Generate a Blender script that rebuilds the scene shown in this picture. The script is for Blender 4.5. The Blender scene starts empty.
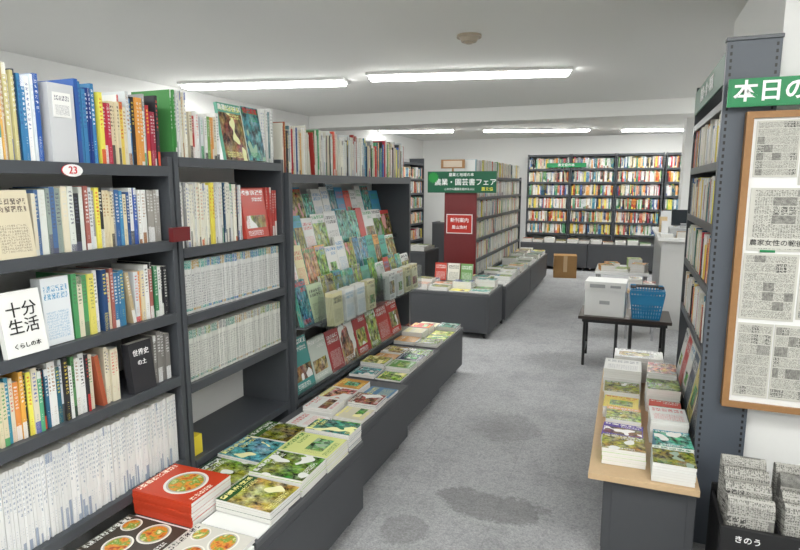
import bpy, math, random, colorsys
from mathutils import Matrix, Vector
random.seed(23)
R = random.random
def U(a,b): return a+(b-a)*random.random()
C = bpy.context
S = C.scene
try:
    S.view_settings.view_transform='Standard'
    S.view_settings.exposure=0.0
except Exception: pass

# ------------------------------------------------------------ node helpers
MATS={}
class NG:
    def __init__(s,name):
        s.m=bpy.data.materials.new(name); s.m.use_nodes=True
        s.nt=s.m.node_tree; s.n=s.nt.nodes; s.l=s.nt.links
        s.b=s.n['Principled BSDF']; MATS[name]=s.m
    def _in(s,sock,v):
        if v is None: return
        if isinstance(v,bpy.types.NodeSocket): s.l.new(v,sock)
        else: sock.default_value=v
    def math(s,op,a,b=None,c=None):
        n=s.n.new('ShaderNodeMath'); n.operation=op
        s._in(n.inputs[0],a); s._in(n.inputs[1],b); s._in(n.inputs[2],c)
        return n.outputs[0]
    def rng(s,x,lo,hi):
        return s.math('MULTIPLY',s.math('GREATER_THAN',x,lo),s.math('LESS_THAN',x,hi))
    def comb(s,x,y,z):
        n=s.n.new('ShaderNodeCombineXYZ')
        for i,v in enumerate((x,y,z)): s._in(n.inputs[i],v)
        return n.outputs[0]
    def white(s,v):
        n=s.n.new('ShaderNodeTexWhiteNoise'); n.noise_dimensions='3D'; s.l.new(v,n.inputs[0]); return n.outputs[0]
    def noise(s,v,scale,detail=2,rough=.5):
        n=s.n.new('ShaderNodeTexNoise')
        if v is not None: s.l.new(v,n.inputs['Vector'])
        n.inputs['Scale'].default_value=scale; n.inputs['Detail'].default_value=detail; n.inputs['Roughness'].default_value=rough
        return n.outputs[0]
    def mix(s,f,a,b,mode='MIX'):
        n=s.n.new('ShaderNodeMix'); n.data_type='RGBA'; n.blend_type=mode
        s._in(n.inputs[0],f); s._in(n.inputs[6],a); s._in(n.inputs[7],b)
        return n.outputs[2]
    def attr(s,name,out='Color'):
        n=s.n.new('ShaderNodeAttribute'); n.attribute_name=name; return n.outputs[out]
    def uv(s):
        n=s.n.new('ShaderNodeUVMap'); n.uv_map='UVMap'
        m=s.n.new('ShaderNodeSeparateXYZ'); s.l.new(n.outputs[0],m.inputs[0]); return m.outputs[0],m.outputs[1]
    def out(s,col,rough=.5,spec=.3,bump=None,bs=.2):
        s._in(s.b.inputs['Base Color'],col); s._in(s.b.inputs['Roughness'],rough)
        s.b.inputs['Specular IOR Level'].default_value=spec
        if bump is not None:
            n=s.n.new('ShaderNodeBump'); n.inputs['Strength'].default_value=bs; n.inputs['Distance'].default_value=.01
            s.l.new(bump,n.inputs['Height']); s.l.new(n.outputs[0],s.b.inputs['Normal'])
        return s.m
def c4(c): return (c[0],c[1],c[2],1)
def glyph(g,u,v,r,nu,nv,sub,th=.45,lo=.1,hi=.9):
    fu=g.math('FRACT',g.math('MULTIPLY',u,nu)); fv=g.math('FRACT',g.math('MULTIPLY',v,nv))
    a=g.math('MULTIPLY',g.rng(fu,lo,hi),g.rng(fv,lo,hi))
    w=g.white(g.comb(g.math('FLOOR',g.math('MULTIPLY',u,nu*sub)),g.math('FLOOR',g.math('MULTIPLY',v,nv*sub)),g.math('MULTIPLY',r,97.3)))
    return g.math('MULTIPLY',a,g.math('GREATER_THAN',w,th))

def plainmat(name,col,rough=.5,spec=.3,metal=0,noise=0,bs=0):
    g=NG(name)
    tc=g.n.new('ShaderNodeTexCoord').outputs['Object']
    nz=g.noise(tc,60,3)
    c=g.mix(g.math('MULTIPLY',nz,noise if noise else .06),c4(col),c4([x*.6 for x in col]))
    g.out(c,rough,spec,nz if bs else None,bs); g.b.inputs['Metallic'].default_value=metal
    return g.m
plainmat('metal_dark',(.060,.066,.076),.42,.4)
plainmat('metal_mid',(.12,.13,.145),.4,.4)
plainmat('cabinet',(.066,.069,.076),.5,.35)
plainmat('cabinet_top',(.09,.093,.10),.45,.35)
plainmat('white_panel',(.66,.66,.65),.5)
plainmat('white_board',(.82,.82,.81),.4)
plainmat('maroon',(.13,.010,.012),.35,.5)
plainmat('red_sign',(.42,.03,.02),.4)
plainmat('green_dark',(.010,.10,.05),.4)
plainmat('green_sign',(.02,.23,.085),.4)
plainmat('text_white',(.95,.95,.95),.6)
plainmat('text_black',(.02,.02,.02),.6)
plainmat('text_red',(.6,.03,.04),.6)
plainmat('text_yellow',(.9,.8,.1),.6)
plainmat('text_green',(.02,.25,.05),.6)
plainmat('wood',(.36,.19,.08),.5,.3,0,.5)
plainmat('plywood',(.62,.44,.26),.5,.3,0,.4)
plainmat('dark_wood',(.035,.022,.018),.35,.5)
plainmat('black_plastic',(.012,.012,.013),.4,.5)
plainmat('blue_plastic',(.02,.25,.50),.35,.5)
plainmat('cardboard',(.36,.21,.09),.8,.1,0,.3)
plainmat('detector',(.42,.36,.28),.5)
plainmat('chrome',(.6,.6,.62),.25,.5,.9)
plainmat('grey_plastic',(.4,.41,.42),.4)
plainmat('screen',(.02,.025,.03),.15,.5)
plainmat('wall_paint',(.82,.82,.81),.7,.2,0,.05,.05)
plainmat('pages',(.74,.72,.66),.8,.1,0,.2)

g=NG('colour'); g.out(g.attr('Col'),.5,.3)
g=NG('stack_edge'); u,v=g.uv(); r=g.attr('rnd','Fac')
w=g.white(g.comb(0.0,g.math('FLOOR',g.math('MULTIPLY',v,7.0)),r))
g.out(g.mix(g.math('MULTIPLY',w,.35),(.80,.79,.76,1),(.5,.48,.45,1)),.8,.1)
# spine
g=NG('spine'); u,v=g.uv(); r=g.attr('rnd','Fac'); c1=g.attr('Col'); c2=g.attr('Col2')
t1=g.math('MULTIPLY',glyph(g,u,v,r,1.0,17.0,6.0,.42,.24,.78),g.rng(v,g.math('ADD',.36,g.math('MULTIPLY',r,.25)),.93))
t2=g.math('MULTIPLY',glyph(g,u,v,r,1.0,30.0,5.0,.5,.36,.64),g.rng(v,.17,.31))
tx=g.math('MAXIMUM',g.math('MULTIPLY',t1,.92),g.math('MULTIPLY',t2,.75))
rr=g.white(g.comb(r,3.1,1.7))
band=g.math('MULTIPLY',g.math('LESS_THAN',v,g.math('ADD',.06,g.math('MULTIPLY',r,.26))),g.math('GREATER_THAN',rr,.62))
top=g.math('MULTIPLY',g.math('GREATER_THAN',v,.88),g.math('LESS_THAN',rr,.16))
f=g.math('MAXIMUM',tx,g.math('MULTIPLY',g.math('MAXIMUM',band,top),.9))
g.out(g.mix(f,c1,c2),.4,.3)
# series spine
g=NG('series'); u,v=g.uv(); r=g.attr('rnd','Fac'); c1=g.attr('Col'); c2=g.attr('Col2')
t1=g.math('MULTIPLY',glyph(g,u,v,r,1.0,20.0,5.0,.45,.15,.85),g.rng(v,.12,.76))
b=g.math('MAXIMUM',g.math('GREATER_THAN',v,.84),g.rng(v,.05,.10))
cc=g.mix(g.math('MULTIPLY',t1,.8),c1,(.10,.11,.13,1))
bg=glyph(g,u,v,r,1.0,16.0,4.0,.6,.1,.9)
g.out(g.mix(b,cc,g.mix(bg,c2,(.6,.62,.6,1))),.4,.3)
# photo cover
def cover(name,hc,hs,spread,sat,mode,gain=1.2):
    g=NG(name); u,v=g.uv(); r=g.attr('rnd','Fac'); c1=g.attr('Col'); c2=g.attr('Col2')
    vec=g.comb(u,v,g.math('MULTIPLY',r,41.0))
    r2=g.white(g.comb(r,5.3,2.2)); r3=g.white(g.comb(r,1.3,8.2))
    n1=g.noise(vec,2.6,2); n2=g.noise(vec,6.5,5,.7); n3=g.noise(g.comb(v,u,g.math('MULTIPLY',r,19.0)),4.5,3); n4=g.noise(g.comb(v,u,g.math('MULTIPLY',r,77.0)),2.2,1)
    h=g.math('ADD',g.math('ADD',hc,g.math('MULTIPLY',g.math('SUBTRACT',r2,.5),hs)),g.math('MULTIPLY',g.math('SUBTRACT',n1,.5),spread))
    n=g.n.new('ShaderNodeCombineColor'); n.mode='HSV'
    g._in(n.inputs[0],g.math('MAXIMUM',h,.0))
    g._in(n.inputs[1],g.math('MULTIPLY',g.math('MINIMUM',g.math('MULTIPLY',n3,1.7),1.0),sat))
    g._in(n.inputs[2],g.math('MAXIMUM',g.math('MULTIPLY',g.math('SUBTRACT',n2,.36),g.math('ADD',gain,g.math('MULTIPLY',r3,1.8))),.015))
    ph=g.mix(g.math('GREATER_THAN',n4,.62),n.outputs[0],g.mix(.35,c2,(.8,.8,.75,1)))
    if mode=='framed': fr=g.math('MULTIPLY',g.rng(u,g.math('MULTIPLY',r2,.3),g.math('SUBTRACT',1.0,g.math('MULTIPLY',r3,.3))),g.rng(v,.2,g.math('ADD',.42,g.math('MULTIPLY',r,.3))))
    else: fr=g.math('LESS_THAN',v,g.math('ADD',.68,g.math('MULTIPLY',r,.5)))
    col=g.mix(fr,c1,ph)
    t=g.math('MULTIPLY',glyph(g,u,v,r,5.0,7.0,6.0,.36,.08,.92),g.math('MULTIPLY',g.rng(u,.05,.95),g.rng(v,.8572,.96)))
    t3=g.math('MULTIPLY',glyph(g,u,v,r,18.0,26.0,3.0,.4),g.math('MULTIPLY',g.rng(u,.1,.75),g.rng(v,.05,.15)))
    t4=g.math('MULTIPLY',glyph(g,u,v,r,14.0,22.0,3.0,.4),g.math('MULTIPLY',g.rng(u,.45,.9),g.rng(v,.74,.83)))
    f=g.math('MAXIMUM',t,g.math('MAXIMUM',t3,t4))
    g.out(g.mix(g.math('MULTIPLY',f,.9),col,c2),.26,.45)
cover('cover_green',.20,.16,.30,.9,'full',1.0)
cover('cover_mixed',.16,.34,.30,.8,'full')
cover('cover_framed',.20,.45,.35,.8,'framed')
cover('cover_blue',.50,.16,.25,.8,'full')
g=NG('cover_text'); u,v=g.uv(); r=g.attr('rnd','Fac'); c1=g.attr('Col'); c2=g.attr('Col2')
t=g.math('MULTIPLY',glyph(g,u,v,r,6.0,9.0,6.0,.42,.1,.9),g.math('MULTIPLY',g.rng(u,.08,.92),g.rng(v,.667,.888)))
t3=g.math('MULTIPLY',glyph(g,u,v,r,16.0,24.0,3.0,.42),g.math('MULTIPLY',g.rng(u,.1,.9),g.rng(v,.08,.5)))
g.out(g.mix(g.math('MAXIMUM',t,g.math('MULTIPLY',t3,.6)),c1,c2),.3,.4)
g=NG('cover_plain'); g.out(g.attr('Col'),.3,.4)
# plate cover
g=NG('cover_plate'); u,v=g.uv(); r=g.attr('rnd','Fac'); c1=g.attr('Col'); c2=g.attr('Col2')
vec=g.comb(u,v,g.math('MULTIPLY',r,31.0)); n1=g.noise(vec,9,3)
cr=g.n.new('ShaderNodeValToRGB'); g.l.new(n1,cr.inputs[0])
e=cr.color_ramp.elements; e[0].position=.3; e[0].color=(.35,.06,.02,1); e[1].position=.7; e[1].color=(.9,.75,.35,1)
x=e.new(.45); x.color=(.75,.28,.04,1); x=e.new(.56); x.color=(.14,.3,.04,1)
food=cr.outputs[0]
def bowl(col,cx,cy,k):
    du=g.math('SUBTRACT',u,cx); dv=g.math('MULTIPLY',g.math('SUBTRACT',v,cy),1.3)
    d=g.math('SQRT',g.math('ADD',g.math('MULTIPLY',du,du),g.math('MULTIPLY',dv,dv)))
    col=g.mix(g.math('LESS_THAN',d,.38*k),col,(.80,.77,.70,1))
    col=g.mix(g.math('LESS_THAN',d,.335*k),col,(.45,.42,.38,1))
    return g.mix(g.math('LESS_THAN',d,.30*k),col,food)
one=bowl(c1,.52,.45,1.0); two=bowl(bowl(bowl(c1,.3,.6,.62),.72,.35,.7),.78,.78,.45)
col=g.mix(g.math('GREATER_THAN',g.math('FRACT',g.math('MULTIPLY',r,10.0)),.5),one,two)
t=g.math('MULTIPLY',glyph(g,u,v,r,8.0,9.0,6.0,.36),g.math('MULTIPLY',g.rng(u,.06,.94),g.rng(v,.889,.985)))
t3=g.math('MULTIPLY',glyph(g,u,v,r,18.0,26.0,3.0,.4),g.math('MULTIPLY',g.rng(u,.1,.6),g.rng(v,.04,.12)))
g.out(g.mix(g.math('MAXIMUM',t,t3),col,c2),.26,.45)
# newspaper
def news(name,pc,k):
    g=NG(name); u,v=g.uv(); r=g.attr('rnd','Fac')
    fine=glyph(g,u,v,r,46.0,62.0,2.0,.45,.0,.8)
    blk=g.white(g.comb(g.math('FLOOR',g.math('MULTIPLY',u,5.0)),g.math('FLOOR',g.math('MULTIPLY',v,7.0)),g.math('MULTIPLY',r,13.0)))
    big=glyph(g,u,v,r,15.0,21.0,6.0,.33,.06,.94)
    head=g.math('LESS_THAN',blk,.15); pic=g.math('GREATER_THAN',blk,.87)
    gut=g.math('GREATER_THAN',g.math('FRACT',g.math('MULTIPLY',v,7.0)),.07)
    if k: gut=g.math('MULTIPLY',gut,g.math('MULTIPLY',g.rng(u,.04,.96),g.rng(v,.03,.97)))
    ink=g.mix(head,g.mix(g.math('MULTIPLY',fine,.72),(0,0,0,1),(1,1,1,1)),g.mix(g.math('MULTIPLY',big,.95),(0,0,0,1),(1,1,1,1)))
    pn=g.noise(g.comb(u,v,r),22,3)
    ink=g.mix(pic,ink,g.math('ADD',.2,g.math('MULTIPLY',pn,.9)))
    ink=g.mix(gut,(0,0,0,1),ink)
    g.out(g.mix(ink,pc,(.05,.05,.05,1)),.85,.1)
news('newspaper',(.56,.55,.50,1),1)
news('newspaper_folded',(.42,.41,.38,1),0)
# carpet
g=NG('carpet'); tc=g.n.new('ShaderNodeTexCoord').outputs['Object']
sp=g.n.new('ShaderNodeSeparateXYZ'); g.l.new(tc,sp.inputs[0])
ox,oy=(-4.0+2.4)/2,(-2.2+11.5)/2
X=g.math('ADD',sp.outputs[0],ox); Y=g.math('ADD',sp.outputs[1],oy)
cell=g.white(g.comb(g.math('FLOOR',g.math('DIVIDE',X,.5)),g.math('FLOOR',g.math('DIVIDE',Y,.5)),0.0))
fib=g.noise(tc,130,4,.85); blot=g.noise(tc,3.0,5,.65); mid=g.noise(tc,42,4,.8); streak=g.noise(tc,14,5,.75)
fibc=g.math('MINIMUM',g.math('MAXIMUM',g.math('ADD',g.math('MULTIPLY',g.math('SUBTRACT',fib,.5),2.6),.5),0.0),1.0)
base=g.mix(fibc,(.25,.25,.26,1),(.58,.585,.60,1))
base=g.mix(g.math('MULTIPLY',g.math('GREATER_THAN',mid,.54),.24),base,(.19,.19,.20,1))
base=g.mix(g.math('MULTIPLY',cell,.14),base,(.22,.225,.23,1))
base=g.mix(g.math('MULTIPLY',g.math('MAXIMUM',g.math('SUBTRACT',blot,.5),0.0),1.6),base,(.17,.175,.18,1))
base=g.mix(g.math('MULTIPLY',g.math('MAXIMUM',g.math('SUBTRACT',streak,.5),0.0),1.2),base,(.17,.175,.18,1))
fx=g.math('FRACT',g.math('DIVIDE',X,.5)); fy=g.math('FRACT',g.math('DIVIDE',Y,.5))
seam=g.math('MAXIMUM',g.math('LESS_THAN',fx,.010),g.math('LESS_THAN',fy,.010))
base=g.mix(g.math('MULTIPLY',seam,.18),base,(.15,.15,.16,1))
def stain(cx,cy,rx,ry,soft=.35):
    dx=g.math('DIVIDE',g.math('SUBTRACT',X,cx),rx); dy=g.math('DIVIDE',g.math('SUBTRACT',Y,cy),ry)
    dd=g.math('ADD',g.math('MULTIPLY',dx,dx),g.math('MULTIPLY',dy,dy))
    dd=g.math('ADD',dd,g.math('ADD',g.math('MULTIPLY',g.math('SUBTRACT',blot,.5),3.5),g.math('MULTIPLY',g.math('SUBTRACT',streak,.5),3.5)))
    return g.math('MINIMUM',g.math('MAXIMUM',g.math('DIVIDE',g.math('SUBTRACT',1.0,dd),soft),0.0),1.0)
st=g.math('MAXIMUM',stain(-.52,2.52,.24,.13),g.math('MULTIPLY',stain(-.66,3.45,.22,.24),.6))
st=g.math('MAXIMUM',st,g.math('MULTIPLY',stain(-.85,2.2,.1,.12),.7))
st=g.math('MAXIMUM',st,g.math('MULTIPLY',stain(-.45,5.0,.4,.25),.45))
st=g.math('MAXIMUM',st,g.math('MULTIPLY',stain(-.75,6.6,.3,.5),.45))
base=g.mix(g.math('MULTIPLY',st,.42),base,(.10,.10,.10,1))
g.out(base,.95,.05,fib,.5)
g=NG('ceiling_board'); tc=g.n.new('ShaderNodeTexCoord').outputs['Object']
n1=g.noise(tc,120,4,.7); g.out(g.mix(g.math('MULTIPLY',n1,.12),(.80,.80,.78,1),(.6,.6,.6,1)),.85,.1,n1,.1)
g=NG('lamp_glow'); g.b.inputs['Base Color'].default_value=(.9,.9,.9,1)
g.b.inputs['Emission Color'].default_value=(.99,1.0,.96,1); g.b.inputs['Emission Strength'].default_value=42
m=bpy.data.materials.new('acrylic'); m.use_nodes=True; nt=m.node_tree; nt.nodes.clear()
o=nt.nodes.new('ShaderNodeOutputMaterial'); mx=nt.nodes.new('ShaderNodeMixShader'); tr=nt.nodes.new('ShaderNodeBsdfTransparent'); gl=nt.nodes.new('ShaderNodeBsdfGlossy')
tr.inputs[0].default_value=(.93,.95,.95,1); gl.inputs['Roughness'].default_value=.08; mx.inputs[0].default_value=.12
nt.links.new(tr.outputs[0],mx.inputs[1]); nt.links.new(gl.outputs[0],mx.inputs[2]); nt.links.new(mx.outputs[0],o.inputs[0]); MATS['acrylic']=m
g=NG('perforated'); tc=g.n.new('ShaderNodeTexCoord').outputs['Object']
sp=g.n.new('ShaderNodeSeparateXYZ'); g.l.new(tc,sp.inputs[0])
fx=g.math('ABSOLUTE',g.math('SUBTRACT',g.math('ABSOLUTE',sp.outputs[0]),.074)); fz=g.math('FRACT',g.math('DIVIDE',sp.outputs[2],.025))
hole=g.math('MULTIPLY',g.math('LESS_THAN',fx,.004),g.rng(fz,.25,.75))
g.out(g.mix(hole,(.085,.098,.12,1),(.01,.01,.01,1)),.4,.4)

# ------------------------------------------------------------ mesh builder
class MB:
    def __init__(s): s.v=[];s.f=[];s.m=[];s.c1=[];s.c2=[];s.r=[];s.uv=[];s.mats=[];s.txt=[]
    def mi(s,n):
        if n not in s.mats: s.mats.append(n)
        return s.mats.index(n)
    def face(s,pts,mat,c1=(.5,.5,.5),c2=(.1,.1,.1),r=0,uv=None):
        i=len(s.v); s.v+= [tuple(p) for p in pts]; n=len(pts)
        s.f.append(tuple(range(i,i+n))); s.m.append(s.mi(mat))
        uv=uv or [(0,0),(1,0),(1,1),(0,1)]+[(0,0)]*(n-4)
        for k in range(n):
            s.c1+= [c1[0],c1[1],c1[2],1]; s.c2+=[c2[0],c2[1],c2[2],1]; s.r.append(r); s.uv+=[uv[k][0],uv[k][1]]
    def box(s,M,x0,x1,y0,y1,z0,z1,mat='colour',c1=(.5,.5,.5),c2=(.1,.1,.1),r=0,**fm):
        P=[M@Vector(p) for p in ((x0,y0,z0),(x1,y0,z0),(x1,y1,z0),(x0,y1,z0),(x0,y0,z1),(x1,y0,z1),(x1,y1,z1),(x0,y1,z1))]
        F=dict(front=(0,1,5,4),right=(1,2,6,5),back=(2,3,7,6),left=(3,0,4,7),top=(4,5,6,7),bottom=(3,2,1,0))
        for k,idx in F.items():
            s.face([P[i] for i in idx],fm.get(k,mat),c1,c2,r)
    def cyl(s,M,x,y,z0,z1,rad,mat,n=16,rad2=None,c1=(.5,.5,.5)):
        rad2=rad if rad2 is None else rad2
        A=[M@Vector((x+rad*math.cos(2*math.pi*i/n),y+rad*math.sin(2*math.pi*i/n),z0)) for i in range(n)]
        B=[M@Vector((x+rad2*math.cos(2*math.pi*i/n),y+rad2*math.sin(2*math.pi*i/n),z1)) for i in range(n)]
        for i in range(n):
            j=(i+1)%n; s.face([A[i],A[j],B[j],B[i]],mat,c1)
        s.face(B,mat,c1,uv=[(0,0)]*n); s.face(A[::-1],mat,c1,uv=[(0,0)]*n)
    def make(s,name,parent=None,bevel=0):
        xs=[p[0] for p in s.v]; ys=[p[1] for p in s.v]; zs=[p[2] for p in s.v]
        o=Vector(((min(xs)+max(xs))/2,(min(ys)+max(ys))/2,(min(zs)+max(zs))/2))
        me=bpy.data.meshes.new(name); me.from_pydata([Vector(p)-o for p in s.v],[],s.f)
        for n in s.mats: me.materials.append(MATS[n])
        me.polygons.foreach_set('material_index',s.m)
        uvl=me.uv_layers.new(name='UVMap'); uvl.data.foreach_set('uv',s.uv)
        a=me.color_attributes.new('Col','FLOAT_COLOR','CORNER'); a.data.foreach_set('color',s.c1)
        a=me.color_attributes.new('Col2','FLOAT_COLOR','CORNER'); a.data.foreach_set('color',s.c2)
        a=me.attributes.new('rnd','FLOAT','CORNER'); a.data.foreach_set('value',s.r)
        me.update()
        ob=bpy.data.objects.new(name,me); ob.location=o; C.collection.objects.link(ob)
        if parent is not None:
            ob.parent=parent; ob.matrix_parent_inverse=Matrix.Translation(parent.location).inverted()
        if bevel:
            import bmesh
            bm=bmesh.new(); bm.from_mesh(me); bmesh.ops.remove_doubles(bm,verts=bm.verts,dist=1e-5); bm.to_mesh(me); bm.free()
            md=ob.modifiers.new('bevel','BEVEL'); md.width=bevel; md.segments=2; md.limit_method='ANGLE'; md.angle_limit=math.radians(50)
        for (body,Mx,size,mat) in s.txt:
            cu=mkfont(body,size,mat,'CENTER'); t=bpy.data.objects.new('cover_title',cu); C.collection.objects.link(t)
            t.matrix_basis=Mx; t.parent=ob; t.matrix_parent_inverse=Matrix.Translation(o).inverted()
        return ob
def mkfont(body,size,mat,align):
    cu=bpy.data.curves.new('lettering','FONT'); cu.body=body; cu.size=size; cu.align_x=align; cu.align_y='CENTER'; cu.extrude=.0005; cu.offset=size*.004; cu.resolution_u=3
    cu.materials.append(MATS[mat]); return cu
I=Matrix.Identity(4)
def FR(x,y,z=0,rot=0): return Matrix.Translation((x,y,z))@Matrix.Rotation(math.radians(rot),4,'Z')
def text(s,loc,rotz,size,mat,parent,align='CENTER',name='lettering',tilt=90):
    cu=mkfont(s,size,mat,align); ob=bpy.data.objects.new(name,cu); C.collection.objects.link(ob)
    ob.location=loc; ob.rotation_euler=(math.radians(tilt),0,math.radians(rotz))
    ob.parent=parent; ob.matrix_parent_inverse=Matrix.Translation(parent.location).inverted()
    return ob

# ------------------------------------------------------------ palettes
WH=(.76,.76,.74); CR=(.68,.62,.48); BK=(.03,.03,.035)
def hsv(h,s,v): return colorsys.hsv_to_rgb(h%1,s,v)
def vivid():
    return random.choice([hsv(U(-.02,.04),.9,U(.4,.7)),hsv(U(.55,.64),.85,U(.25,.6)),hsv(U(.28,.42),.8,U(.2,.5)),hsv(U(.11,.16),.85,.8),hsv(U(.05,.09),.85,.75),BK,(.5,.25,.15)])
INKS=[BK,BK,(.05,.08,.35),(.6,.04,.04),(.03,.3,.1),(.3,.12,.03)]
def pal_mixed():
    x=R()
    if x<.40: return random.choice([WH,WH,CR,(.62,.65,.67),(.66,.58,.40)]), random.choice(INKS)
    if x<.49: return BK,random.choice([(.8,.8,.75),(.75,.6,.1),(.7,.1,.05)])
    if x<.60: return hsv(.6+U(-.05,.04),.85,U(.12,.45)),random.choice([WH,WH,(.85,.7,.1)])
    if x<.67: return hsv(.36+U(-.08,.05),.75,U(.12,.4)),WH
    if x<.78: return hsv(U(-.02,.03),.92,U(.3,.65)),random.choice([WH,WH,(.9,.75,.1)])
    if x<.85: return hsv(.135+U(-.02,.02),.85,.75),random.choice([BK,(.6,.04,.03)])
    if x<.90: return hsv(.07+U(-.02,.01),.9,.7),WH
    return random.choice([(.20,.14,.10),(.30,.30,.31),(.35,.12,.10),(.10,.20,.22),(.45,.36,.22)]),WH
def pal_white():
    x=R()
    if x<.62:
        k=U(.60,.80); return random.choice([(k,k,k*.98),(k,k*.97,k*.85)]), random.choice([(.10,.12,.15),(.1,.15,.4),(.2,.2,.2),(.6,.15,.05),(.05,.3,.15)])
    return pal_mixed()
def pal_whiteonly():
    k=U(.68,.80); return (k,k,k), (.26,.31,.42)
def pal_blue():
    return random.choice([(.02,.05,.22),(.03,.1,.35),WH,(.62,.66,.70),(.05,.2,.4)]),random.choice([(.8,.8,.85),(.05,.1,.3)])
def pal_series():
    k=U(.58,.74); return (k,k,k*.98), random.choice([(.03,.2,.35),(.04,.3,.25),(.03,.15,.4),(.1,.35,.3),(.45,.3,.1)])
def pal_series2():
    k=U(.52,.68); return (k,k,k*.94), random.choice([(.25,.3,.1),(.4,.25,.1),(.1,.25,.2),(.3,.3,.3)])

def row(mb,M,x0,x1,z,H=(.18,.21),T=(.012,.03),D=.14,pal=pal_mixed,yf=.02,mat='spine',jit=.012,run=0.15,gap=0,lean=0):
    x=x0; last=None
    while True:
        t=U(*T)
        if x+t>x1: break
        if last and R()<run: c1,c2,h=last
        else: c1,c2=pal(); h=U(*H); last=(c1,c2,h)
        y=yf+U(0,jit); r=R(); a=0
        if lean and R()<lean and x>x0+.05 and x+.04+t<x1:
            a=math.radians(U(4,8)); bx=x+h*math.sin(a)*.96+.001
            L=M@Matrix.Translation((bx,0,z+.0008))@Matrix.Rotation(-a,4,'Y')
            mb.box(L,.0004,t-.0004,y,y+D,0.0,h,'colour',c1,c2,r,front=mat,top='pages',back='pages')
            x=bx+t/math.cos(a)+.001; last=None; continue
        mb.box(M,x+.0004,x+t-.0004,y,y+D,z+.0008,z+h,'colour',c1,c2,r,front=mat,top='pages',back='pages')
        x+=t
        if gap and R()<gap: x+=U(.004,.012)
def faceout(mb,M,x,z,w,h,c1,c2,mat='cover_framed',y=.0,t=.02,tilt=8,titles=None,rr=None):
    L=M@Matrix.Translation((x,y,z+.001+t*math.sin(math.radians(tilt))))@Matrix.Rotation(-math.radians(tilt),4,'X')
    mb.box(L,0,w,0,t,0.0,h,'pages',c1,c2,R() if rr is None else rr,front=mat,back='colour',left='colour')
    for (s_,fx,fz,size,tm) in (titles or []):
        mb.txt.append((s_,L@Matrix.Translation((w*fx,-.0012,h*fz))@Matrix.Rotation(math.pi/2,4,'X'),size,tm))
def flat(mb,x,y,z,w,h,t,n,c1,c2,mat='cover_green',rot=90,jit=2,edge='stack_edge',rr=None,titles=None):
    a=rot+U(-jit,jit)
    for i in range(n):
        L=FR(x+U(-.002,.002),y+U(-.002,.002),z+.001+i*t,a+U(-.4,.4))
        last=i==n-1
        mb.box(L,-w/2,w/2,-h/2,h/2,0,t-.0006,edge,c1,c2,R() if rr is None else rr,top=mat if last else 'colour',bottom='colour',left='colour' if t>.01 else edge)
        if last and titles:
            for (s_,fx,fy,size,tm) in titles: mb.txt.append((s_,L@Matrix.Translation((w*(fx-.5),h*(fy-.5),t+.0004)),size,tm))
def shelf(name,M,w,h,d,boards,back='white_panel',upmat='metal_dark',bt=.022):
    mb=MB()
    mb.box(M,0,.022,0,d,0,h,upmat); mb.box(M,w-.022,w,0,d,0,h,upmat)
    for z in boards:
        mb.box(M,.023,w-.023,.004,d-.012,z-bt,z,'metal_dark')
        mb.box(M,.0235,w-.0235,-.002,.010,z-.034,z+.002,'metal_dark')
    mb.box(M,.0225,w-.0225,d-.012,d-.002,.02,h-.01,back)
    return mb.make(name,bevel=.0015)

# ------------------------------------------------------------ room
XL,XR,Y0,Y1,ZC=-4.0,2.4,-2.2,11.5,2.4
def slab(name,x0,x1,y0,y1,z0,z1,mat):
    mb=MB(); mb.box(I,x0,x1,y0,y1,z0,z1,mat); return mb.make(name)
slab('floor',XL-.1,XR+.1,Y0-.1,Y1+.1,-.1,0,'carpet')
slab('ceiling',XL-.1,XR+.1,Y0-.1,Y1+.1,ZC,ZC+.1,'ceiling_board')
slab('wall_left',XL-.1,XL,Y0,Y1,0,ZC,'wall_paint')
slab('wall_right',XR,XR+.1,Y0,Y1,0,ZC,'wall_paint')
slab('wall_back',XL-.1,XR+.1,Y1,Y1+.1,0,ZC,'wall_paint')
slab('wall_front',XL-.1,XR+.1,Y0-.1,Y0,0,ZC,'wall_paint')
slab('wall_partition',.492,XR-.001,2.60,3.85,.0,ZC-.001,'wall_paint')
slab('ceiling_beam',XL+.001,XR-.001,6.9,7.35,2.24,ZC-.001,'ceiling_board')
slab('wall_pillar',.62,1.05,8.3,8.75,0,ZC-.001,'wall_paint')

def lamp(x,y,L,rot):
    M=FR(x,y,0,rot); mb=MB()
    mb.box(M,-L/2,L/2,-.11,.11,ZC-.022,ZC-.0005,'white_board')
    mb.box(M,-L/2+.02,L/2-.02,-.07,.07,ZC-.044,ZC-.0225,'lamp_glow')
    mb.make('ceiling_fluorescent_lamp')
lamp(-1.27,4.72,1.62,13); lamp(-3.06,4.50,1.50,13)
lamp(-3.3,9.2,1.2,15); lamp(-1.46,9.75,1.7,18); lamp(.42,10.4,1.25,18)
lamp(-3.0,.4,1.5,10); lamp(-.6,.5,1.4,10); lamp(1.1,1.0,1.5,10); lamp(1.6,6.2,1.4,13); lamp(-1.0,-1.2,1.5,10); lamp(1.0,-.8,1.5,10)  # lamps out of view, extra ones added to brighten the room
lamp(1.7,9.3,1.2,13)
mb=MB(); mb.cyl(I,-.96,3.6,ZC-.015,ZC-.0005,.075,'detector',28); mb.cyl(I,-.96,3.6,ZC-.04,ZC-.015,.045,'detector',28,.06); mb.cyl(I,-.96,3.6,ZC-.05,ZC-.04,.02,'detector',16,.03); mb.make('smoke_detector')

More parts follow.
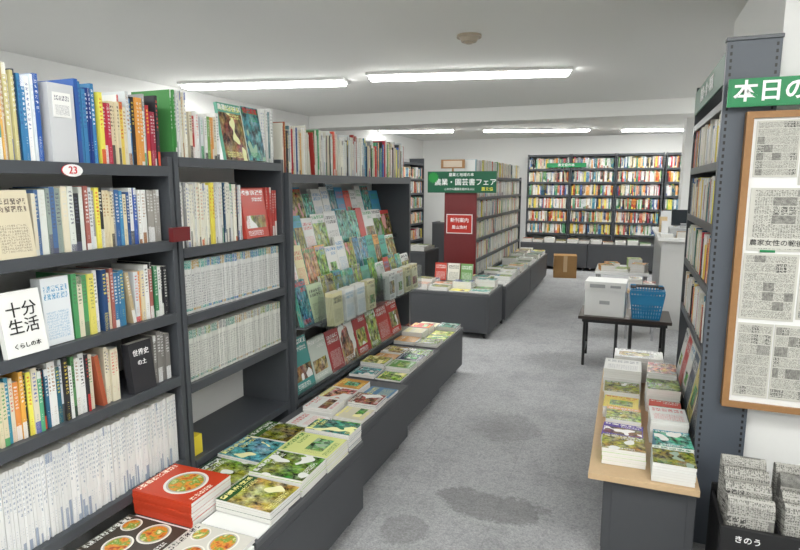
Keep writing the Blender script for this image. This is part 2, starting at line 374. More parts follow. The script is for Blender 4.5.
# ------------------------------------------------------------ LEFT UNIT 1
M1=FR(-1.54,.76,0,90)
shelf('bookshelf',M1,.92,1.60,.28,[1.565,1.30,1.03,.786,.45])
mb=MB()
z=1.565
def pal_top():
    x=R()
    if x<.55: k=U(.58,.78); return random.choice([(k,k,k*.98),(k,k*.93,k*.78)]), random.choice([(.10,.12,.15),(.1,.15,.4),(.5,.1,.05),(.3,.2,.1)])
    return random.choice([(.40,.25,.12),(.03,.10,.28),(.45,.06,.04),(.55,.5,.25),(.05,.06,.10),(.10,.30,.32),(.70,.40,.1)]),WH
row(mb,M1,.03,.385,z,(.225,.258),(.005,.013),.19,pal_top,lean=.03)
row(mb,M1,.385,.45,z,(.23,.25),(.007,.014),.19,pal_blue)
mb.box(M1,.462,.545,.012,.20,z+.001,z+.225,'colour',(.55,.56,.58),(.3,.3,.35),.37)
mb.box(M1,.475,.532,.010,.012,z+.13,z+.20,'colour',(.8,.8,.78),(.1,.1,.15),.21,front='cover_text')
row(mb,M1,.555,.64,z,(.225,.25),(.008,.016),.18,pal_blue)
row(mb,M1,.64,.895,z,(.18,.245),(.007,.016),.18,pal_mixed)
z=1.30
row(mb,M1,.03,.25,z,(.18,.21),(.012,.026),.15,pal_mixed)
faceout(mb,M1,.27,z,.105,.185,(.60,.54,.40),(.15,.12,.1),'cover_text',.0,.02,6)
row(mb,M1,.39,.56,z,(.175,.20),(.012,.022),.15,lambda:(random.choice([CR,(.64,.66,.62),(.25,.30,.27),BK,(.08,.15,.3)]),(.6,.6,.55) if R()<.3 else (.1,.1,.15)))
row(mb,M1,.56,.82,z,(.17,.20),(.009,.018),.15,pal_mixed,lean=.06)
row(mb,M1,.82,.89,z,(.17,.19),(.012,.024),.15,lambda:((.35,.33,.30),(.8,.8,.8)))
z=1.03
row(mb,M1,.03,.25,z,(.18,.21),(.012,.026),.15,pal_mixed)
faceout(mb,M1,.262,z,.120,.18,(.78,.78,.76),(.05,.05,.05),'cover_plain',-.005,.02,8,[('十分',.5,.70,.045,'text_black'),('生活',.5,.44,.045,'text_black'),('くらしの本',.5,.15,.016,'text_black')])
faceout(mb,M1,.395,z,.09,.20,(.70,.73,.76),(.1,.3,.5),'cover_text',.02,.04,2)
row(mb,M1,.495,.60,z,(.185,.205),(.014,.024),.15,lambda:(random.choice([WH,(.08,.30,.12),(.70,.62,.15),CR]),(.1,.15,.1)))
row(mb,M1,.60,.89,z,(.175,.205),(.009,.019),.15,pal_mixed,lean=.05)
z=.786
row(mb,M1,.03,.47,z,(.165,.20),(.009,.017),.15,pal_mixed)
row(mb,M1,.47,.66,z,(.17,.20),(.010,.020),.15,lambda:(random.choice([WH,CR,CR,BK,(.4,.1,.05),(.1,.25,.1)]),random.choice(INKS)),lean=.08)
faceout(mb,M1,.68,z,.10,.175,BK,(.8,.8,.8),'cover_plain',.0,.03,6,[('世界史',.5,.78,.024,'text_white'),('の土',.5,.58,.02,'text_white')])
row(mb,M1,.80,.89,z,(.17,.20),(.014,.03),.15,lambda:((.2,.19,.18),(.7,.7,.7)))
row(mb,M1,.03,.892,.45,(.262,.268),(.006,.0115),.20,pal_whiteonly,jit=.008,run=.6)
mb.make('row_of_books')
mb=MB()
n=28; A=[(-1.534,1.263+.034*math.cos(2*math.pi*i/n),1.543+.018*math.sin(2*math.pi*i/n)) for i in range(n)]
B=[(-1.529,p[1],p[2]) for p in A]
mb.face(B,'white_board',uv=[(0,0)]*n)
for i in range(n):
    j=(i+1)%n; mb.face([A[i],A[j],B[j],B[i]],'text_red')
tag=mb.make('shelf_number_tag'); text('23',(-1.5275,1.263,1.543),90,.03,'text_red',tag)
mb=MB(); mb.box(FR(-1.50,1.60,1.302,90),0,.085,-.02,.0,0,.05,'maroon'); mb.make('red_shelf_label')

# ------------------------------------------------------------ LEFT UNIT 2
M2=FR(-1.54,1.69,0,90)
shelf('bookshelf',M2,.72,1.62,.28,[1.60,1.263,1.006,.734,.42])
mb=MB(); z=1.60
row(mb,M2,.03,.11,z,(.22,.245),(.004,.012),.18,pal_white)
row(mb,M2,.12,.29,z,(.15,.19),(.008,.018),.15,pal_mixed)
faceout(mb,M2,.30,z,.15,.235,(.15,.40,.30),(.85,.85,.3),'cover_mixed',.0,.015,10,[('農業ビジネス',.5,.92,.025,'text_white')],rr=.31)
faceout(mb,M2,.455,z,.125,.235,(.70,.75,.66),(.05,.35,.15),'cover_blue',.0,.03,10,[('現代農業',.5,.92,.026,'text_red')])
row(mb,M2,.585,.69,z,(.23,.25),(.006,.015),.18,pal_white)
z=1.263
row(mb,M2,.03,.42,z,(.235,.25),(.004,.012),.19,pal_white)
faceout(mb,M2,.43,z,.17,.22,(.50,.06,.04),(.9,.9,.9),'cover_framed',.01,.02,8,rr=.12)
row(mb,M2,.61,.69,z,(.21,.23),(.01,.02),.18,lambda:((.45,.06,.05),WH))
for z in (1.006,.734):
    row(mb,M2,.03,.692,z,(.205,.209),(.006,.010),.17,pal_series if z>.9 else pal_series2,mat='series',jit=.004,run=.5)
mb.box(M2,.03,.10,.03,.22,.421,.50,'colour',(.75,.6,.05))
mb.make('row_of_books')

# ------------------------------------------------------------ LEFT UNIT 3 magazine rack
W3=1.68
M3=FR(-1.54,2.42,0,90)
mb=MB()
mb.box(M3,0,.03,-.02,.30,0,1.56,'metal_dark'); mb.box(M3,W3-.03,W3,-.02,.30,0,1.56,'metal_dark')
mb.box(M3,W3/2-.012,W3/2+.012,.25,.285,.42,1.52,'metal_mid')
mb.box(M3,.031,W3-.031,-.01,.285,1.528,1.55,'metal_dark'); mb.box(M3,.0305,W3-.0305,-.02,-.009,1.51,1.553,'metal_dark')
mb.box(M3,.031,W3-.031,.286,.298,.05,1.52,'white_panel')
mb.box(M3,.031,W3-.031,-.015,.28,.385,.41,'metal_dark')
tiers=[(.17,1.27,.245),(.10,1.115,.25),(.03,.955,.26),(-.045,.79,.26),(-.0,.43,.30)]
for (y,z,h) in tiers:
    mb.box(M3,.034,W3-.034,y-.022,y+.045,z-.006,z,'metal_mid')
    mb.box(M3,.034,W3-.034,y-.026,y-.0225,z-.006,z+.03,'acrylic')
rack=mb.make('magazine_display_rack')
mb=MB()
DK=[(.05,.25,.5),(.55,.05,.05),(.05,.3,.1),BK]
pals=[lambda:(random.choice([WH,WH,(.5,.65,.75),(.72,.68,.5),(.65,.1,.07),(.05,.25,.45)]),random.choice(DK)),
      lambda:(random.choice([WH,WH,(.6,.7,.75),(.75,.6,.2),(.1,.35,.5),(.5,.06,.05)]),random.choice(DK)),
      lambda:(random.choice([WH,WH,(.72,.66,.4),(.08,.38,.30),(.70,.35,.1)]),random.choice(DK)),
      lambda:(random.choice([WH,WH,(.10,.35,.28),(.5,.6,.4),(.55,.08,.05)]),random.choice(DK)),
      lambda:(random.choice([(.40,.03,.02),(.04,.05,.07),(.5,.55,.5),(.06,.25,.24),(.35,.03,.03)]),WH)]
for k,(y,z,h) in enumerate(tiers):
    x=.04; xe=W3-.036
    while True:
        w=random.choice([.09,.11,.13,.15]) if k<4 else random.choice([.16,.19])
        if x+w>xe: break
        c1,c2=pals[k](); hh=h*U(.74,.98); n=random.choice([1,2,3])
        mat=random.choice(['cover_framed','cover_text','cover_green','cover_text','cover_mixed','cover_blue']) if k<4 else random.choice(['cover_framed','cover_framed','cover_text','cover_mixed'])
        for j in range(n):
            faceout(mb,M3,x+.002+U(-.001,.001),z+.0015,w-.004,hh,c1,c2,mat,y+j*.009-.014,.006,14)
        x+=w+.002
mb.make('magazines_on_display_rack')
mb=MB()
for (xa,xb) in ((.12,.78),(.86,1.45)):
    y0,y1,z0,z1=-.19,-.10,.78,.94
    mb.box(M3,xa,xb,y0,y1,z0,z0+.004,'acrylic'); mb.box(M3,xa,xb,y0,y0+.003,z0+.004,z1,'acrylic')
    mb.box(M3,xa,xa+.003,y0+.003,y1,z0+.004,z1,'acrylic'); mb.box(M3,xb-.003,xb,y0+.003,y1,z0+.004,z1,'acrylic')
    mb.box(M3,xa,xb,y1,y1+.003,z0,z1+.06,'acrylic')
    mb.box(M3,xa+.02,xa+.03,y1+.003,-.068,z0+.002,z0+.012,'metal_mid'); mb.box(M3,xb-.03,xb-.02,y1+.003,-.068,z0+.002,z0+.012,'metal_mid')
    x=xa+.02
    while x<xb-.13:
        c=random.choice([(WH,(.1,.3,.5)),(WH,(.5,.2,.1)),(WH,BK),((.7,.65,.4),BK)])
        for j in range(5): faceout(mb,M3,x,z0+.006,.105,.17,c[0],c[1],'cover_text' if x<.5 else 'cover_framed',y0+.01+j*.009,.006,4)
        x+=.14
mb.make('acrylic_pamphlet_pocket')
mb=MB(); z=1.553
row(mb,M3,.03,.55,z,(.20,.25),(.004,.012),.18,pal_white,lean=.02)
row(mb,M3,.56,1.0,z,(.19,.25),(.005,.014),.18,pal_white,gap=.05)
row(mb,M3,1.0,1.28,z,(.17,.235),(.005,.014),.18,pal_mixed)
row(mb,M3,1.28,1.65,z,(.19,.25),(.005,.014),.18,pal_mixed)
mb.make('row_of_books')

# ------------------------------------------------------------ low display cabinets
def cabinet(x0,x1,y0,y1,h,top='cabinet_top',casters=True,base=.06):
    mb=MB()
    mb.box(I,x0,x1,y0,y1,base,h-.022,'cabinet')
    mb.box(I,x0-.004,x1+.004,y0+.001,y1-.001,h-.020,h,top)
    mb.box(I,x0+.03,x1-.03,y0-.003,y0,base+.03,h-.05,'cabinet')
    mb.box(I,x1,x1+.003,y0+.03,y1-.03,base+.03,h-.05,'cabinet')
    mb.box(I,x0-.003,x0,y0+.03,y1-.03,base+.03,h-.05,'cabinet')
    if casters:
        for cx in (x0+.05,x1-.05):
            for cy in (y0+.06,y1-.06):
                Mx=Matrix.Translation((cx,cy,.028))@Matrix.Rotation(math.pi/2,4,'Y')
                mb.cyl(Mx,0,0,-.012,.012,.027,'black_plastic',16)
                mb.box(I,cx-.018,cx+.018,cy-.02,cy+.02,.03+.02,base,'chrome')
    return mb.make('low_display_cabinet',bevel=.002)
cabinet(-1.515,-1.04,.55,1.39,.38,'white_board',True)
cabinet(-1.515,-1.04,1.40,2.20,.38,'cabinet_top',True)
cabinet(-1.515,-1.12,2.21,2.98,.37)
cabinet(-1.515,-1.17,2.99,3.74,.37)
cabinet(-1.515,-1.19,3.75,4.42,.37)
mb=MB(); mb.box(I,-1.27,-1.045,1.42,1.60,.381,.386,'white_board'); mb.make('white_display_board')
mb=MB()
flat(mb,-1.40,1.265,.381,.205,.25,.005,2,(.06,.05,.04),WH,'cover_plate',jit=1,rr=.17)
flat(mb,-1.155,1.30,.381,.205,.225,.005,3,(.62,.60,.55),BK,'cover_plate',jit=1,rr=.36)
flat(mb,-1.405,1.492,.381,.205,.25,.0125,7,(.52,.05,.018),(.95,.85,.7),'cover_plate',jit=.6,rr=.52)
mb.make('stack_of_cookbooks')
mb=MB()
flat(mb,-1.155,1.585,.387,.18,.225,.009,5,(.02,.08,.02),(.85,.8,.3),'cover_green',jit=1.5,rr=.23)
flat(mb,-1.155,1.778,.381,.185,.225,.008,8,(.35,.5,.10),WH,'cover_green',jit=1.5,rr=.55)
flat(mb,-1.155,1.970,.381,.18,.225,.008,8,(.62,.66,.25),(.05,.2,.05),'cover_framed',jit=1.5,rr=.44)
flat(mb,-1.155,2.140,.381,.12,.215,.008,9,(.03,.10,.14),(.9,.9,.3),'cover_blue',jit=1,rr=.87)
flat(mb,-1.40,1.715,.381,.19,.24,.008,2,(.02,.06,.03),WH,'cover_green',jit=2,rr=.41)
flat(mb,-1.40,1.915,.381,.19,.24,.008,3,(.02,.08,.12),(.9,.85,.3),'cover_blue',jit=2,rr=.62)
flat(mb,-1.40,2.105,.381,.17,.24,.008,3,(.05,.12,.03),WH,'cover_green',jit=2,rr=.15)
mb.make('magazines_on_cabinet')
mb=MB(); y=2.295; k=0
while y<4.34:
    xe=-1.12 if y<2.9 else (-1.17 if y<3.7 else -1.19)
    w=.155
    for c in (0,1):
        x=xe-.085-c*.168
        cc=random.choice([WH,(.6,.55,.15),(.15,.32,.10),(.03,.06,.1),(.5,.05,.03),(.64,.6,.45),(.08,.2,.35),(.6,.3,.08)])
        flat(mb,x,y,.371,w-.012,.158,.009,random.choice([1,2,3,4]) if c==0 else random.choice([2,3,5,6]),cc,random.choice([WH,(.9,.8,.2)]) if cc!=WH else random.choice([BK,(.6,.05,.04)]),random.choice(['cover_green','cover_framed','cover_mixed','cover_text','cover_framed','cover_blue']),jit=1.5)
    y+=w+.003; k+=1
    for s_ in (2.985,3.745):
        if abs(y-s_)<w/2+.004: y=s_+w/2+.008
mb.make('magazines_on_cabinet')

# ------------------------------------------------------------ ISLAND
cabinet(-2.10,-1.21,5.45,6.10,.45)
cabinet(-1.60,-1.18,6.12,7.8,.42)
cabinet(-1.60,-1.18,7.81,9.5,.42)
MI=FR(-1.62,6.52,0,90)
shelf('bookshelf',MI,2.95,1.62,.17,[1.60,1.36,1.12,.88,.64,.44])
mb=MB()
for z in (1.60,1.36,1.12,.88,.64,.445):
    row(mb,MI,.03,2.92,z,(.17,.205),(.012,.03),.13,pal_white)
mb.make('row_of_books')
MI2=FR(-1.972,9.47,0,-90)
shelf('bookshelf',MI2,2.95,1.62,.17,[1.60,1.36,1.12,.88,.64,.44])
mb=MB()
for z in (1.36,1.12,.88,.64,.445): row(mb,MI2,.03,2.92,z,(.17,.205),(.015,.035),.13,pal_mixed)
mb.make('row_of_books')
mb=MB(); mb.box(I,-1.985,-1.608,6.475,6.515,0,1.44,'maroon'); mb.box(I,-1.985,-1.608,6.485,6.515,1.441,1.60,'metal_dark')
mb.make('maroon_shelf_end_panel',bevel=.002)
mb=MB(); mb.box(I,-1.955,-1.65,6.465,6.474,.95,1.17,'white_board'); mb.box(I,-1.947,-1.658,6.4635,6.465,.958,1.162,'red_sign')
s_=mb.make('red_notice_sign'); text('新刊案内',(-1.80,6.462,1.10),0,.055,'text_white',s_); text('農山漁村',(-1.80,6.462,1.02),0,.045,'text_white',s_)
mb=MB(); mb.box(I,-2.18,-1.38,6.44,6.462,1.415,1.655,'green_dark')
sg=mb.make('green_fair_sign'); text('農業・園芸書フェア',(-1.735,6.438,1.53),0,.080,'text_white',sg); text('農業と地域の本',(-1.78,6.438,1.615),0,.042,'text_white',sg); text('これから農業を始める人に',(-1.80,6.438,1.455),0,.03,'text_white',sg); text('農文協',(-1.48,6.438,1.455),0,.045,'text_yellow',sg)
mb=MB(); n=14; A=[]
for i in range(n*2):
    rr_=.068 if i%2==0 else .052
    A.append((-2.11+rr_*math.cos(math.pi*i/n),6.436,1.585+rr_*math.sin(math.pi*i/n)))
mb.face(A,'text_green',uv=[(0,0)]*(2*n)); mb.make('star_badge',sg)
mb=MB(); mb.box(I,-2.04,-1.76,6.50,6.514,1.69,1.79,'wood'); mb.box(I,-2.01,-1.79,6.497,6.4995,1.705,1.775,'colour',(.6,.5,.4)); mb.box(I,-1.91,-1.89,6.50,6.514,1.602,1.69,'wood'); mb.make('small_wooden_sign')
def scatter(name,x0,x1,y0,y1,z,w=.15,h=.2,nmax=6,rot=90,pw=.5):
    mb=MB(); y=y0+w/2
    while y+w/2<=y1:
        x=x1-h/2
        while x-h/2>=x0-.001:
            c=WH if R()<pw else vivid()
            flat(mb,x,y,z,w-.012,h-.012,.010,random.randint(1,nmax),c,BK if c==WH else WH,random.choice(['cover_green','cover_framed','cover_mixed','cover_text','cover_blue']),rot,jit=2)
            x-=h
        y+=w
    return mb.make(name)
scatter('stack_of_books',-2.07,-1.22,5.48,5.95,.451,.15,.21,9,90,.5)
scatter('stack_of_books',-1.58,-1.19,6.15,7.78,.421,.155,.195,10,90,.45)
scatter('stack_of_books',-1.58,-1.19,7.84,9.46,.421,.155,.195,10,90,.5)
mb=MB(); Mf=FR(-1.95,5.97,0,0)
mb.box(Mf,.0,.44,.0,.10,.451,.47,'metal_dark')
for i in range(3): faceout(mb,Mf,.01+i*.145,.472,.13,.19,[(.5,.05,.03),(.70,.68,.6),(.15,.3,.1)][i],WH if i!=1 else BK,'cover_text',.02,.02,10)
mb.make('face_out_books_on_stand')

# ------------------------------------------------------------ LEFT BACK AREA
MLW=FR(-3.66,7.6,0,90)
shelf('bookshelf',MLW,3.0,2.0,.3,[1.90,1.62,1.36,1.08,.80,.5])
mb=MB()
for z in (1.62,1.36,1.08,.80,.5): row(mb,MLW,.03,2.97,z,(.17,.21),(.015,.04),.15,pal_mixed)
mb.make('row_of_books')
cabinet(-3.3,-2.5,7.3,7.9,.62,'cabinet_top',False,.02)
scatter('stack_of_books',-3.28,-2.52,7.32,7.88,.621,.16,.21,8,90,.7)
cabinet(-3.5,-2.2,10.62,11.05,.8,'cabinet_top',False,.02)
scatter('stack_of_books',-3.45,-2.25,10.65,11.03,.801,.18,.22,12,90,.8)
mb=MB(); mb.box(I,-3.1,-2.5,11.48,11.498,1.25,1.75,'white_board',front='cover_text',c1=(.8,.8,.78),c2=(.2,.3,.5),r=.3); mb.make('wall_poster')
mb=MB(); mb.box(I,-2.46,-2.12,11.48,11.498,1.3,1.8,'white_board',front='cover_mixed',c1=(.8,.8,.78),c2=(.2,.3,.5),r=.6); mb.make('wall_poster')

# ------------------------------------------------------------ BACK WALL SHELVES
for k in range(3):
    xa=-1.80+k*.78; w=.77
    MB_=FR(xa,11.12,0,0)
    shelf('bookshelf',MB_,w,2.06,.3,[2.05,1.80,1.56,1.32,1.08,.84,.62])
    mb=MB()
    for z in (1.80,1.56,1.32,1.08,.84,.62): row(mb,MB_,.03,w-.03,z,(.165,.205),(.012,.028),.15,pal_mixed,lean=.03)
    mb.make('row_of_books')
cabinet(-1.80,-.64,10.62,11.10,.48,'cabinet_top',True)
cabinet(-.63,.53,10.62,11.10,.48,'cabinet_top',True)
mb=MB(); x=-1.70
while x<.45:
    flat(mb,x,10.78,.481,.17,.22,.012,random.randint(2,7),random.choice([WH,WH,vivid()]),BK,random.choice(['cover_framed','cover_mixed']),0); x+=.2
mb.make('stack_of_books')
mb=MB(); mb.box(I,-1.45,-.75,11.09,11.105,1.82,1.90,'green_sign'); s_=mb.make('green_shelf_sign'); text('農文協の本',(-1.1,11.088,1.86),0,.06,'text_white',s_)
mb=MB(); M_=FR(-.93,9.85,0,8); mb.box(M_,-.18,.18,-.15,.15,.001,.36,'cardboard')
mb.box(M_,-.18,.0-.002,-.15,.15,.3605,.364,'cardboard'); mb.box(M_,.002,.18,-.15,.15,.3605,.364,'cardboard'); mb.box(M_,-.03,.03,-.1505,-.15,.1,.36,'plywood')
mb.make('cardboard_box',bevel=.002)
MR=FR(.56,11.12,0,0); shelf('bookshelf',MR,.95,2.06,.3,[2.05,1.80,1.56,1.32,1.08,.84,.62]); mb=MB()
for z in (1.80,1.56,1.32,1.08,.84,.62): row(mb,MR,.03,.92,z,(.165,.205),(.014,.034),.15,pal_mixed)
mb.make('row_of_books')

# ------------------------------------------------------------ COUNTER
mb=MB()
mb.box(I,.34,1.3,6.55,8.25,.0,.93,'white_panel'); mb.box(I,.30,1.34,6.51,8.28,.931,.965,'white_board')
mb.box(I,.335,.34,6.6,8.2,.1,.85,'grey_plastic')
mb.make('service_counter',bevel=.004)
mb=MB(); mb.box(I,.42,.74,6.75,7.05,.966,1.05,'grey_plastic'); mb.box(Matrix.Translation((.55,6.82,1.05))@Matrix.Rotation(math.radians(-15),4,'X'),-.12,.12,0,.03,.03,.20,'grey_plastic',front='screen'); mb.box(I,.52,.58,6.83,6.88,1.05,1.1,'grey_plastic'); mb.make('cash_register',bevel=.004)
mb=MB(); mb.box(I,.36,.46,7.15,7.27,.966,1.10,'colour',(.8,.8,.8)); mb.box(I,.34,.42,7.3,7.4,.966,1.14,'colour',(.65,.5,.3)); mb.box(I,.36,.5,7.5,7.6,.966,1.2,'colour',(.75,.77,.8)); mb.box(I,.37,.49,7.7,7.8,.966,1.12,'colour',(.15,.35,.5))
mb.make('counter_leaflet_holder')
mb=MB(); flat(mb,.38,6.62,.966,.12,.16,.012,3,WH,(.2,.3,.5),'cover_text',0); flat(mb,.55,6.62,.966,.14,.16,.012,5,(.7,.5,.3),(.2,.3,.5),'cover_framed',0); mb.make('stack_of_leaflets')
mb=MB(); mb.box(I,-.32,.25,6.9,7.6,.50,.53,'white_board')
for cx in (-.29,.22):
    for cy in (6.93,7.57): mb.cyl(I,cx,cy,0,.50,.015,'chrome',10)
mb.make('white_side_table',bevel=.002)
mb=MB()
for (x,y,n) in ((-.2,7.05,6),(-.02,7.05,3),(.15,7.08,8),(-.15,7.35,5),(.1,7.38,10)): flat(mb,x,y,.531,.15,.21,.011,n,random.choice([WH,(.4,.55,.2),(.6,.3,.1)]),(.4,.2,.1),'cover_framed',0,jit=12)
mb.make('stack_of_books')
mb=MB(); mb.box(I,.02,.30,5.98,6.30,.46,.485,'plywood')
for cx in (.04,.28):
    for cy in (6.0,6.28): mb.cyl(I,cx,cy,0,.46,.011,'chrome',10)
mb.box(I,.03,.29,5.99,6.29,.18,.195,'plywood')
mb.make('small_side_table',bevel=.002)
mb=MB(); flat(mb,.10,6.13,.486,.12,.18,.012,9,WH,(.1,.1,.1),'cover_framed',0); flat(mb,.23,6.13,.486,.11,.16,.012,6,(.45,.55,.2),WH,'cover_mixed',0); flat(mb,.15,6.13,.196,.16,.2,.012,9,WH,(.1,.1,.1),'cover_framed',0); mb.make('stack_of_books')

# ------------------------------------------------------------ LOW TABLE with white box & blue basket
mb=MB(); tx0,tx1,ty0,ty1=-.34,.37,4.92,5.38; tz=.43
mb.box(I,tx0,tx1,ty0,ty1,tz-.025,tz,'dark_wood'); mb.box(I,tx0+.03,tx1-.03,ty0+.03,ty1-.03,tz-.055,tz-.025,'black_plastic')
for cx in (tx0+.05,tx0+.30,tx1-.30,tx1-.05):
    for cy in (ty0+.05,ty1-.05): mb.cyl(I,cx,cy,0,tz-.05,.012,'black_plastic',10)
    mb.box(I,cx-.008,cx+.008,ty0+.05,ty1-.05,.10,.115,'black_plastic')
mb.make('low_folding_table',bevel=.002)
mb=MB(); M_=FR(-.135,5.10,tz+.001,-3)
mb.box(M_,-.155,.155,-.13,.13,0,.22,'white_board'); mb.box(M_,-.161,.161,-.136,.136,.215,.285,'white_board'); mb.box(M_,-.04,.04,-.132,-.130,.10,.13,'grey_plastic'); mb.box(M_,-.12,-.0,-.1375,-.136,.235,.265,'grey_plastic'); mb.box(M_,.04,.12,-.1375,-.136,.24,.26,'grey_plastic')
mb.make('white_storage_box',bevel=.003)
def basket(M,w,d,h,mat,n=9,rows=5,tp=.03):
    mb=MB(); hw,hd=w/2,d/2
    mb.box(M,-hw+tp,hw-tp,-hd+tp,hd-tp,0,.008,mat); t_=.006
    for j in range(rows+1):
        t=j/rows; k=tp*(1-t); a=hw-k; b=hd-k; z=h*t; th=.018 if j==rows else .011
        mb.box(M,-a,a,-b-t_/2,-b+t_/2,z,z+th,mat); mb.box(M,-a,a,b-t_/2,b+t_/2,z,z+th,mat)
        mb.box(M,-a-t_/2,-a+t_/2,-b,b,z,z+th,mat); mb.box(M,a-t_/2,a+t_/2,-b,b,z,z+th,mat)
    for i in range(n+1):
        f=i/n*2-1
        for s1 in (-1,1):
            e=.006
            x0,x1=f*(hw-tp),f*hw; y0,y1=s1*(hd-tp),s1*hd
            mb.face([M@Vector(p) for p in [(x0-e,y0,0),(x0+e,y0,0),(x1+e,y1,h),(x1-e,y1,h)]],mat)
            x0,x1=s1*(hw-tp),s1*hw; y0,y1=f*(hd-tp),f*hd
            mb.face([M@Vector(p) for p in [(x0,y0-e,0),(x0,y0+e,0),(x1,y1+e,h),(x1,y1-e,h)]],mat)
    return mb
Mb=FR(.178,5.10,tz+.001,0)
mb=basket(Mb,.255,.32,.22,'blue_plastic',11,7)
mb.box(Mb,-.12,.12,-.155,-.150,.12,.20,'blue_plastic')
for s1 in (-1,1):
    mb.box(Mb,-.085,.085,s1*.03-.006,s1*.03+.006,.245,.257,'black_plastic')
    for s2 in (-1,1): mb.box(Mb,min(s2*.085,s2*.128),max(s2*.085,s2*.128),s1*.03-.006,s1*.03+.006,.235,.247,'black_plastic')
mb.make('blue_shopping_basket')

# ------------------------------------------------------------ RIGHT SHELF
MRt=FR(.314,3.70,0,-90)
mb=MB(); wR=3.70-2.60
boards=[1.82,1.59,1.34,1.09,.83,.42]
mb.box(MRt,0,.022,0,.176,0,2.03,'metal_dark')
for z in boards:
    mb.box(MRt,.023,wR-.001,.004,.166,z-.02,z,'metal_dark'); mb.box(MRt,.0235,wR-.001,-.002,.008,z-.032,z+.002,'metal_dark')
mb.box(MRt,.0225,wR-.001,.166,.174,.02,2.02,'white_panel')
mb.box(MRt,.0235,wR-.001,-.004,.004,1.88,2.0,'green_dark')
bs_=mb.make('bookshelf',bevel=.0015)
text('農業・食・環境',(.3085,3.15,1.94),-90,.07,'text_white',bs_)
mb=MB(); mb.box(I,.310,.488,2.562,2.598,0,2.03,'perforated'); mb.box(I,.306,.492,2.560,2.600,2.031,2.045,'metal_mid')
mb.make('perforated_shelf_end_panel',bevel=.002)
mb=MB()
for z in (1.59,1.34,1.09,.83):
    row(mb,MRt,.03,wR-.01,z,(.15,.20),(.008,.020),.12,lambda:(pal_white() if R()<.6 else pal_mixed()),yf=.005)
for i in range(6):
    faceout(mb,MRt,.04+i*.17,.422,.16,.26,[WH,(.5,.05,.04),WH,(.03,.07,.12),(.55,.5,.2),(.03,.05,.08)][i],[BK,WH,(.1,.3,.5),WH,BK,WH][i],['cover_framed','cover_text'][i%2],.0,.03,9)
mb.make('row_of_books')
mb=MB()
mb.box(I,-.03,.30,2.30,3.68,.0,.355,'cabinet'); mb.box(I,-.09,.305,2.26,3.68,.358,.382,'plywood')
mb.box(I,-.033,-.03,2.34,2.95,.03,.33,'cabinet'); mb.box(I,-.033,-.03,3.0,3.63,.03,.33,'cabinet'); mb.box(I,0,.27,2.297,2.30,.03,.33,'cabinet')
mb.make('low_display_cabinet',bevel=.002)
mb=MB(); z=.383
def cstack(x,y,n,c,m_,w=.13,h=.185,t=.014,rot=0,c2=WH,j=3,rr=None): flat(mb,x,y+.035,z,w,h,t,n,c,c2,m_,rot,j,rr=rr)
cstack(.215,2.325,7,(.70,.74,.70),'cover_green',.15,.165,.011,0,(.05,.2,.1),2,.31)
cstack(.035,2.40,4,(.30,.55,.06),'cover_green',.165,.145,.017,0,WH,2,.72)
cstack(.225,2.505,6,(.10,.32,.45),'cover_blue',.14,.165,.012,0,WH,3,.47)
cstack(.03,2.565,4,(.10,.06,.30),'cover_framed',.165,.15,.013,0,(.95,.9,.9),3,.93)
cstack(.215,2.69,9,WH,'cover_text',.15,.17,.012,0,(.6,.05,.05),4)
cstack(.03,2.735,5,(.75,.35,.1),'cover_mixed',.15,.16,.013,0,WH,4)
cstack(.215,2.88,6,(.6,.08,.06),'cover_framed',.14,.17,.012,0,WH,4)
cstack(.02,2.915,4,(.75,.6,.12),'cover_framed',.16,.17,.014,0,(.5,.05,.05),3)
cstack(.21,3.07,10,WH,'cover_mixed',.15,.17,.012,0,BK)
cstack(.02,3.10,6,(.2,.35,.15),'cover_green',.17,.17,.012,0,WH,2)
cstack(.02,3.31,11,WH,'cover_text',.19,.21,.012,0,(.3,.3,.35),1)
cstack(.215,3.28,12,(.7,.7,.68),'cover_mixed',.14,.2,.012,0,BK)
cstack(.10,3.52,12,(.7,.7,.68),'cover_framed',.26,.17,.012,0,BK,1)
mb.make('stack_of_books')

# ------------------------------------------------------------ NOTICE BOARD
mb=MB(); bx0,bx1,bz0,bz1,by=.388,1.30,.632,1.768,2.53
mb.box(I,bx0+.02,bx1-.02,by,by+.025,bz0+.02,bz1-.02,'white_board')
for a in ((bx0,bx0+.024,bz0,bz1),(bx1-.024,bx1,bz0,bz1),(bx0+.024,bx1-.024,bz0,bz0+.024),(bx0+.024,bx1-.024,bz1-.024,bz1)):
    mb.box(I,a[0],a[1],by-.012,by+.03,a[2],a[3],'wood')
board=mb.make('notice_board')
mb=MB()
def sheet(x0,x1,z0,z1,r):
    mb.box(I,x0,x1,by-.004,by-.001,z0,z1,'colour',(.6,.6,.56),r=r,front='newspaper')
sheet(.424,.565,1.53,1.735,.11); sheet(.570,.80,1.50,1.735,.91)
sheet(.424,.80,1.255,1.49,.37); sheet(.42,.60,.99,1.245,.55); sheet(.607,.80,1.0,1.245,.75)
sheet(.422,.54,.68,.975,.23); sheet(.545,.665,.68,.975,.63); sheet(.67,.80,.68,.975,.83)
for i in range(3): sheet(.82,1.03,.68+i*.36,1.03+i*.36,.3+i*.21); sheet(1.045,1.26,.68+i*.36,1.03+i*.36,.2+i*.17)
mb.box(I,.428,.64,by-.0052,by-.0045,1.265,1.305,'colour',(.6,.59,.54))
for (x,zz) in ((.62,1.50),(.47,1.25),(.64,.99)): mb.box(I,x,x+.05,by-.006,by-.0045,zz,zz+.009,'green_sign')
mb.make('newspaper_clippings',board)
text('農家女性の戦後史',(.433,by-.0062,1.285),0,.025,'text_black',board,'LEFT')
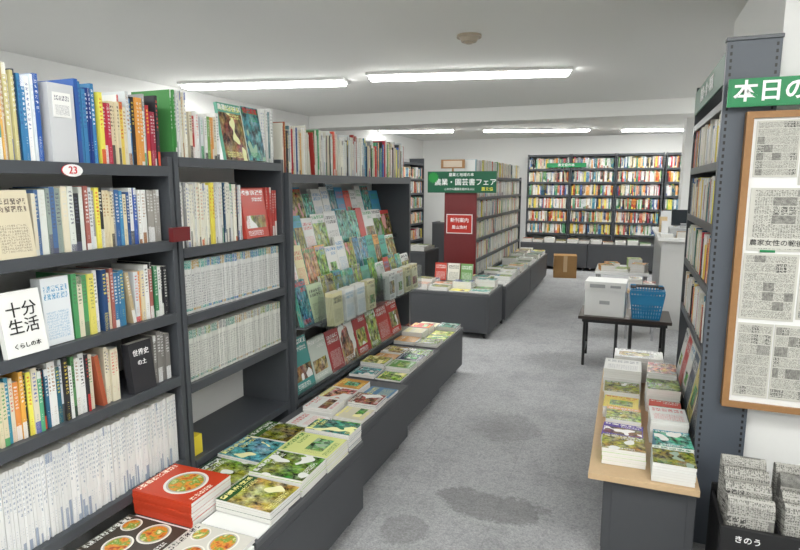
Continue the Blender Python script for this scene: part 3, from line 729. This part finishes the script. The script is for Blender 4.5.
mb=MB(); mb.box(I,.318,1.10,by-.02,by-.005,1.785,1.885,'green_sign'); mb.box(I,.325,1.093,by-.0215,by-.02,1.79,1.88,'green_sign')
s_=mb.make('green_header_sign'); t_=text('本日の新聞書評',(.335,by-.0225,1.835),0,.080,'text_white',s_,'LEFT'); t_.data.offset=.0016

mb=MB(); Mn=FR(.36,2.14,0,0)
mb.box(Mn,0,.36,0,.012,.02,.33,'black_plastic'); mb.box(Mn,0,.36,.26,.272,.02,.36,'black_plastic'); mb.box(Mn,0,.012,.012,.26,.02,.33,'black_plastic'); mb.box(Mn,.348,.36,.012,.26,.02,.33,'black_plastic'); mb.box(Mn,.012,.348,.012,.26,.02,.04,'black_plastic'); mb.box(Mn,.175,.185,.012,.26,.04,.33,'black_plastic')
for cx in (.02,.33):
    for cy in (.01,.25): mb.box(Mn,cx,cx+.015,cy,cy+.015,0,.02,'black_plastic')
rk=mb.make('newspaper_rack',bevel=.003)
text('きのう',(.445,2.138,.29),0,.028,'text_white',rk); text('きょう',(.63,2.138,.29),0,.028,'text_white',rk)
mb=MB()
for i in range(2):
    for j in range(4):
        x0=.378+i*.172+U(0,.006); x1=x0+.142; yc=2.184+j*.056; zt=.42+.024*j+U(0,.02)
        for q,(th,dz) in enumerate(((.025,0),(.017,-.006),(.009,-.012))):
            zq=zt+dz; xa,xb=(x0+q*.002,x1-q*.002)
            prof=[(-th*.75,.05)]+[(-th*math.cos(a)+.003*math.sin(a),zq-th+th*math.sin(a)) for a in [k*math.pi/10 for k in range(11)]]+[(th*.75,.05)]
            for k in range(len(prof)-1):
                (ya,za),(yb,zb)=prof[k],prof[k+1]
                v0=(za-.05)/.55+k*.01; v1=(zb-.05)/.55+k*.01
                mb.face([(xb,yc+ya,za),(xa,yc+ya,za),(xa,yc+yb,zb),(xb,yc+yb,zb)],'newspaper_folded',r=.13*j+.37*i+.05,uv=[(.45,v0),(0.02,v0),(0.02,v1),(.45,v1)])
mb.make('folded_newspapers')

# ------------------------------------------------------------ camera + world
cam=bpy.data.cameras.new('camera'); co=bpy.data.objects.new('camera',cam); C.collection.objects.link(co)
cam.lens=26.1; cam.sensor_width=36; cam.clip_start=.05
co.location=(0,0,1.5); co.rotation_euler=(math.radians(90-8.8),0,math.radians(21.4)); S.camera=co
w=bpy.data.worlds.new('world'); S.world=w; w.use_nodes=True; w.node_tree.nodes['Background'].inputs[0].default_value=(.8,.85,.9,1); w.node_tree.nodes['Background'].inputs[1].default_value=.3
